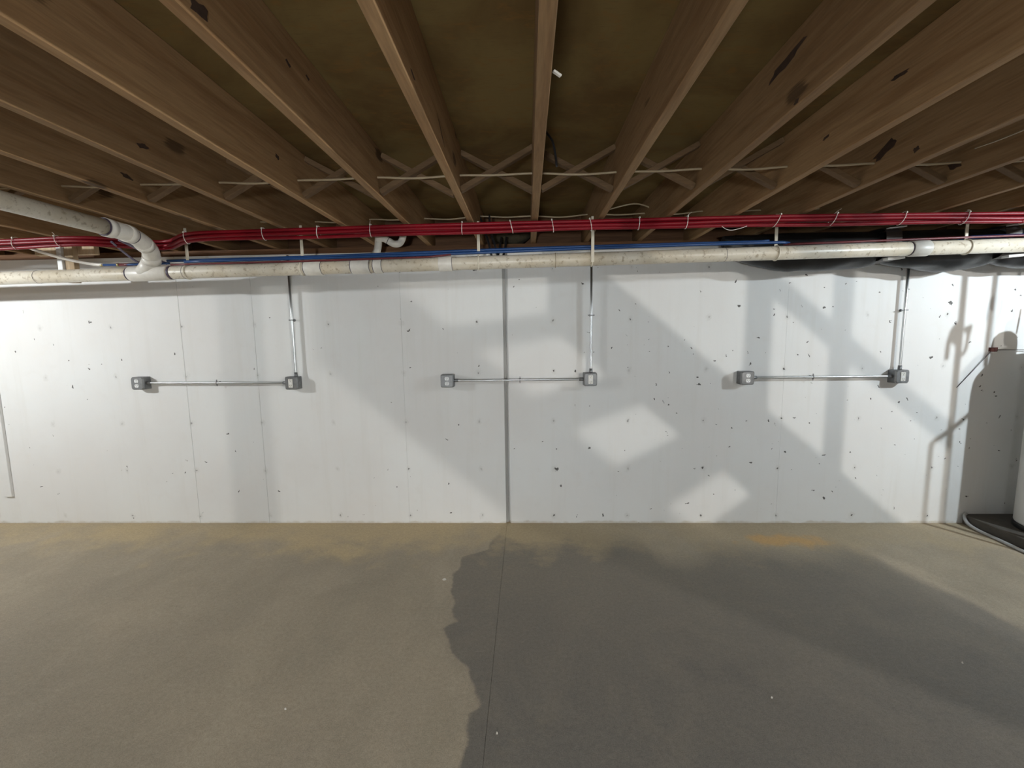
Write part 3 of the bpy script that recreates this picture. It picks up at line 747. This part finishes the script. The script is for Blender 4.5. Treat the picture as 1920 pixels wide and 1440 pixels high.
# ------------------------------------------------------------------ water heater corner, far right
tag(obj('concrete_pad', MB().box(3.485, 4.75, 2.25, WY-.002, 0, .08), M['pad'], bev=.006), 'low dark concrete pad under the water heater', 'pad')
HX, HY = 3.85, 3.05
r = thing('water_heater', (HX, HY, .08), 'pale cylindrical water heater on a black base at the right edge', 'water heater')
obj('base_ring', MB().lathe(HX, HY, [(.246, .08), (.25, .084), (.25, .115), (.246, .12)], 48), M['blackplastic'], r)
obj('tank', MB().lathe(HX, HY, [(.243, .12), (.245, .13), (.245, 1.36), (.24, 1.40), (.22, 1.425), (.17, 1.44), (.05, 1.445)], 48), M['enamel'], r)
obj('seam_band', MB().lathe(HX, HY, [(.2455, 1.30), (.247, 1.302), (.247, 1.318), (.2455, 1.32)], 48), M['enamel'], r)
obj('access_panel', MB().box(HX-.08, HX+.08, HY-.256, HY-.235, .45, .68), M['enamel'], r, .004)
r = thing('expansion_tank', (3.755, 3.05, 1.44), 'small upright expansion tank on top of the water heater', 'tank')
obj('shell', MB().lathe(3.755, 3.05, [(.03, 1.452), (.062, 1.462), (.074, 1.485), (.074, 1.60), (.066, 1.635), (.045, 1.655), (.01, 1.662)], 28), M['enamel'], r)
obj('stem', MB().lathe(3.755, 3.05, [(.014, 1.43), (.014, 1.455)], 12), M['bronze'], r)
tag(obj('hot_pipe', MB().tube(smooth_path([(3.76, 2.75, JB+.2), (3.76, 2.75, 2.0), (3.76, 2.75, 1.66), (3.78, 2.79, 1.60), (3.84, 2.90, 1.58), (3.86, 2.95, 1.54), (3.86, 2.96, 1.43)], 5), .0115, 12), M['copper']), 'copper pipe bending down into the top of the water heater', 'pipe')
tag(obj('overflow_rod', MB().tube([(3.815, 3.06, 1.655), (3.825, 3.06, 1.80)], .005, 8), M['copper']), 'thin copper stub standing on the expansion tank', 'pipe')
r = thing('supply_riser', (3.63, 2.75, .08), 'copper supply riser with a drain valve in front of the water heater', 'pipe')
obj('riser', MB().tube([(3.622, 2.75, JB+.2), (3.63, 2.75, 1.8), (3.633, 2.75, .9), (3.632, 2.75, .08)], .014, 14), M['copper'], r)
v = obj('valve_body', MB().tube(smooth_path([(3.632, 2.75, 1.835), (3.612, 2.75, 1.815), (3.598, 2.75, 1.785), (3.612, 2.75, 1.755), (3.632, 2.75, 1.745)], 4), .017, 12), M['bronze'], r)
obj('valve_lever', MB().tube(smooth_path([(3.598, 2.75, 1.785), (3.584, 2.75, 1.76), (3.581, 2.75, 1.72), (3.580, 2.75, 1.668)], 4), .010, 10), M['bronze'], v)
obj('spout', MB().tube(smooth_path([(3.629, 2.75, 1.665), (3.640, 2.75, 1.68), (3.654, 2.75, 1.694), (3.663, 2.75, 1.716), (3.666, 2.75, 1.755), (3.669, 2.75, 1.785)], 4), [.008]*20+[.009], 10), M['bronze'], r)
obj('bell', MB().tube([(3.668, 2.75, 1.778), (3.667, 2.75, 1.795), (3.662, 2.75, 1.812), (3.660, 2.75, 1.818)], [.009, .013, .021, .022], 14), M['bronze'], r)
tag(obj('relief_pipe', MB().tube(smooth_path([(3.70, 2.85, 1.36), (3.66, 2.80, 1.335), (3.60, 2.76, 1.30), (3.555, 2.75, 1.268), (3.549, 2.75, 1.22), (3.549, 2.75, .8), (3.549, 2.75, .13)], 5), .0115, 12), M['copper']), 'copper relief pipe running down beside the supply riser', 'pipe')
tag(obj('floor_hose', MB().tube(smooth_path([(3.50, 3.385, .092), (3.478, 3.375, .07), (3.462, 3.33, .03), (3.455, 3.24, .0135), (3.448, 3.10, .0125), (3.435, 2.95, .0125), (3.415, 2.7, .0125), (3.37, 2.3, .0125), (3.36, 1.9, .0125)], 6), .0115, 12), M['hose']), 'grey hose lying on the floor along the heater pad', 'hose')
r = thing('wall_clamp', (3.575, WY, 1.37), 'small dark red clamp on the wall beside the water heater', 'clamp')
obj('plate', MB().box(3.548, 3.612, WY-.006, WY-.0002, 1.378, 1.408), M['rust'], r, .001)
obj('jaw', MB().box(3.551, 3.580, WY-.034, WY-.006, 1.376, 1.406), M['rust'], r, .002)
obj('bolt', MB().lathe(3.596, 1.392, [(.007, WY-.016), (.007, WY-.006)], 6, 'y'), M['rust'], r)
tag(obj('clamp_line', MB().tube([(3.566, WY-.02, 1.390), (3.80, WY-.03, 1.387), (4.4, WY-.05, 1.38)], .0022, 6), M['wire']), 'thin dark wire running level from the wall clamp to the right', 'wire')
tag(obj('clamp_line', MB().tube([(3.558, WY-.012, 1.382), (3.45, WY-.008, 1.243), (3.338, WY-.003, 1.100)], .0024, 6), M['wire']), 'thin dark line slanting down to the left from the wall clamp', 'wire')  # thin dark tube laid along the wall, slanting down from the clamp

# ------------------------------------------------------------------ staircase, and an added duct that casts a wall stripe, behind the viewer
r = thing('staircase', (3.9, -.72, 0), 'open wooden staircase rising to the left behind the viewer', 'staircase')
SL = -.843; sx0, sz0 = 2.795, 2.017
def st(x): return sz0+SL*(x-sx0)
vt = .235*math.sqrt(1+SL*SL)
for y in (-.30, -1.15):
    xt = sx0+(2.255-sz0)/SL; xb_ = sx0-sz0/SL
    p = [(xt, 2.255), (xt, 2.255-vt), (xb_-vt/.843, 0), (xb_, 0)]
    obj('stringer', MB().prism([(a, b) for a, b in p][::-1], y-.019, y+.019), M['lumber'], r)
ns = 11
for k in range(ns):
    x = 2.72+.2255*k; z = st(x)-.10
    if z < .05: break
    obj('tread', MB().box(x-.13, x+.13, -1.13, -.32, z-.019, z+.019), M['lumber'], r, .003)
obj('handrail', MB().beam((2.56, -.30, st(2.56)+.02+.0), (2.60, -.30, st(2.60)+.02), .03, .03), M['lumber'], r)
obj('handrail', MB().beam((3.02, -.30, st(3.02)+.42), (4.6, -.30, st(4.6)+.42), .038, .062), M['lumber'], r, .004)
for x, wd, lab in ((3.19, .076, 'upper'), (3.455, .058, 'lower')):
    obj('post', MB().box(x-wd/2, x+wd/2, -.319, -.281, st(x+wd/2)-.001, JB-.001), M['lumber'], r, .002)
r = thing('stripe_caster', (1.46, -.30, 1.26), 'added round duct hung behind the viewer to cast a stripe of shade', 'duct')
obj('pipe', MB().lathe(1.46, -.30, [(.057, 1.27), (.057, JB-.03)], 28), M['galv'], r)
obj('end_collar', MB().lathe(1.46, -.30, [(.058, 1.26), (.062, 1.265), (.062, 1.30), (.058, 1.305)], 28), M['galvdark'], r)
obj('top_flange', MB().lathe(1.46, -.30, [(.058, JB-.04), (.085, JB-.01), (.085, JB-.0005)], 28), M['galvdark'], r)
obj('seam', MB().box(1.457, 1.463, -.361, -.3565, 1.31, JB-.045), M['galvdark'], r)

# ------------------------------------------------------------------ added cabinet right of the viewer, keeps light off the heater corner
r = thing('blocker_cabinet', (4.0, 1.15, 0), 'added grey sheet metal cabinet blocking light, unseen, right of the view', 'blocker_cabinet')
obj('cabinet', MB().box(3.70, 4.35, .80, 1.42, .03, 1.62), M['galv'], r, .008)
obj('plinth', MB().box(3.72, 4.33, .82, 1.40, 0, .03), M['blackplastic'], r)
obj('door', MB().box(3.685, 3.70, .84, 1.38, .80, 1.56), M['enamel'], r, .003)
obj('door', MB().box(3.685, 3.70, .84, 1.38, .10, .77), M['enamel'], r, .003)

# ------------------------------------------------------------------ added fill light on a tripod; side flaps hold it off the heater corner
WL = Vector((-.25, -2.3, 1.15))
r = thing('added_fill_light', (WL.x, WL.y, 0), 'black added fill light on a tripod with side barn doors, behind the viewer', 'fill light')
for k in range(3):
    a = math.radians(90+120*k)
    obj('leg', MB().tube([(WL.x, WL.y-.05, .62), (WL.x+.42*math.cos(a), WL.y-.05+.42*math.sin(a), .012)], .011, 10), M['blackplastic'], r)
obj('pole', MB().tube([(WL.x, WL.y-.05, .55), (WL.x, WL.y-.05, 1.02)], .014, 12), M['steelcol'], r)
hd = obj('head', MB().box(WL.x-.17, WL.x+.17, WL.y-.09, WL.y-.004, WL.z-.13, WL.z+.13), M['blackplastic'], r, .006)
obj('barn_door', MB().box(WL.x-.170, WL.x-.163, WL.y-.004, WL.y+.33, WL.z-.13, WL.z+.13), M['blackplastic'], hd)
obj('barn_door', MB().box(WL.x+.163, WL.x+.170, WL.y-.004, WL.y+.33, WL.z-.13, WL.z+.13), M['blackplastic'], hd)
mt, t, b = nt('lit_lens'); t.nodes.remove(b); em = t.nodes.new('ShaderNodeEmission')
em.inputs[0].default_value = (*NEUT, 1); em.inputs[1].default_value = FILL
t.links.new(em.outputs[0], t.nodes['Material Output'].inputs[0])
obj('lens', MB().box(WL.x-.15, WL.x+.15, WL.y-.003, WL.y, WL.z-.1, WL.z+.1), mt, r)

# ------------------------------------------------------------------ lamps
for x, y, drop, P, colr, lab in LAMPS:
    r = thing('bare_bulb_lamp', (x, y, JB-.05-drop), lab, 'lamp')
    i = round((x-JX0)/JS); zt = JB-.0005
    if abs(JX0+JS*i-x) > .06:
        i0 = math.floor((x-JX0)/JS); zt = JB-.019
        obj('cleat', MB().box(JX0+JS*i0-.03, JX0+JS*(i0+1)+.03, y-.045, y+.045, JB-.019, JB-.0005), M['lumber'], r)
    if drop:
        obj('ceiling_rose', MB().lathe(x, y, [(.03, zt-.02), (.045, zt-.012), (.045, zt)], 20), M['porcelain'], r)
        obj('cord', MB().tube([(x, y, zt-.015), (x, y, zt-drop)], .0035, 8), M['blackcable'], r); zt -= drop
        obj('holder', MB().lathe(x, y, [(.012, zt), (.02, zt-.008), (.021, zt-.036)][::-1], 16), M['blackplastic'], r)
    else:
        obj('holder', MB().lathe(x, y, [(.05, zt), (.055, zt-.006), (.05, zt-.02), (.03, zt-.034), (.02, zt-.036)][::-1], 24), M['porcelain'], r)
    mt, t, b = nt('lit_bulb'); t.nodes.remove(b); em = t.nodes.new('ShaderNodeEmission')
    rad = .022; em.inputs[0].default_value = (*colr, 1); em.inputs[1].default_value = P/(math.pi*4*math.pi*rad*rad)
    t.links.new(em.outputs[0], t.nodes['Material Output'].inputs[0])
    zc = zt-.066; pr = [(.014, zc+.034), (.02, zc+.026)]+[(rad*math.cos(a), zc+rad*math.sin(a)) for a in [math.radians(q) for q in range(40, -90, -16)]]
    obj('bulb', MB().lathe(x, y, pr[::-1], 16), mt, r)

# ------------------------------------------------------------------ chips on the floor
for (x, y, s, lab) in ((-.54, 2.565, 0.0144, 'white paper scrap on the floor left of the dark stain'), (-1.03, 1.60, 0.0054, 'tiny pale chip on the tan floor at lower left'),
                       (-.13, 1.505, 0.0054, 'tiny pale chip on the dark stain beside the saw cut'), (1.03, 1.69, 0.0048, 'tiny white chip in the middle of the dark stain'),
                       (2.02, 1.90, 0.0054, 'tiny white chip on the dark stain at lower right')):
    mb = MB(); rnd = random.Random(int(x*100)); k = 6
    for z in (0.0, .003):
        for q in range(k):
            a = 2*math.pi*q/k; rr = s*rnd.uniform(.5, 1); mb.v.append(Vector((x+rr*math.cos(a), y+rr*.8*math.sin(a), z+(.004 if z and q < 3 else 0))))
    mb.quad(range(k, 2*k)); mb.quad(list(range(k))[::-1])
    for q in range(k): mb.quad((q, (q+1) % k, k+(q+1) % k, k+q))
    tag(obj('floor_chip', mb, M['chip']), lab, 'debris', 'chips on the floor')
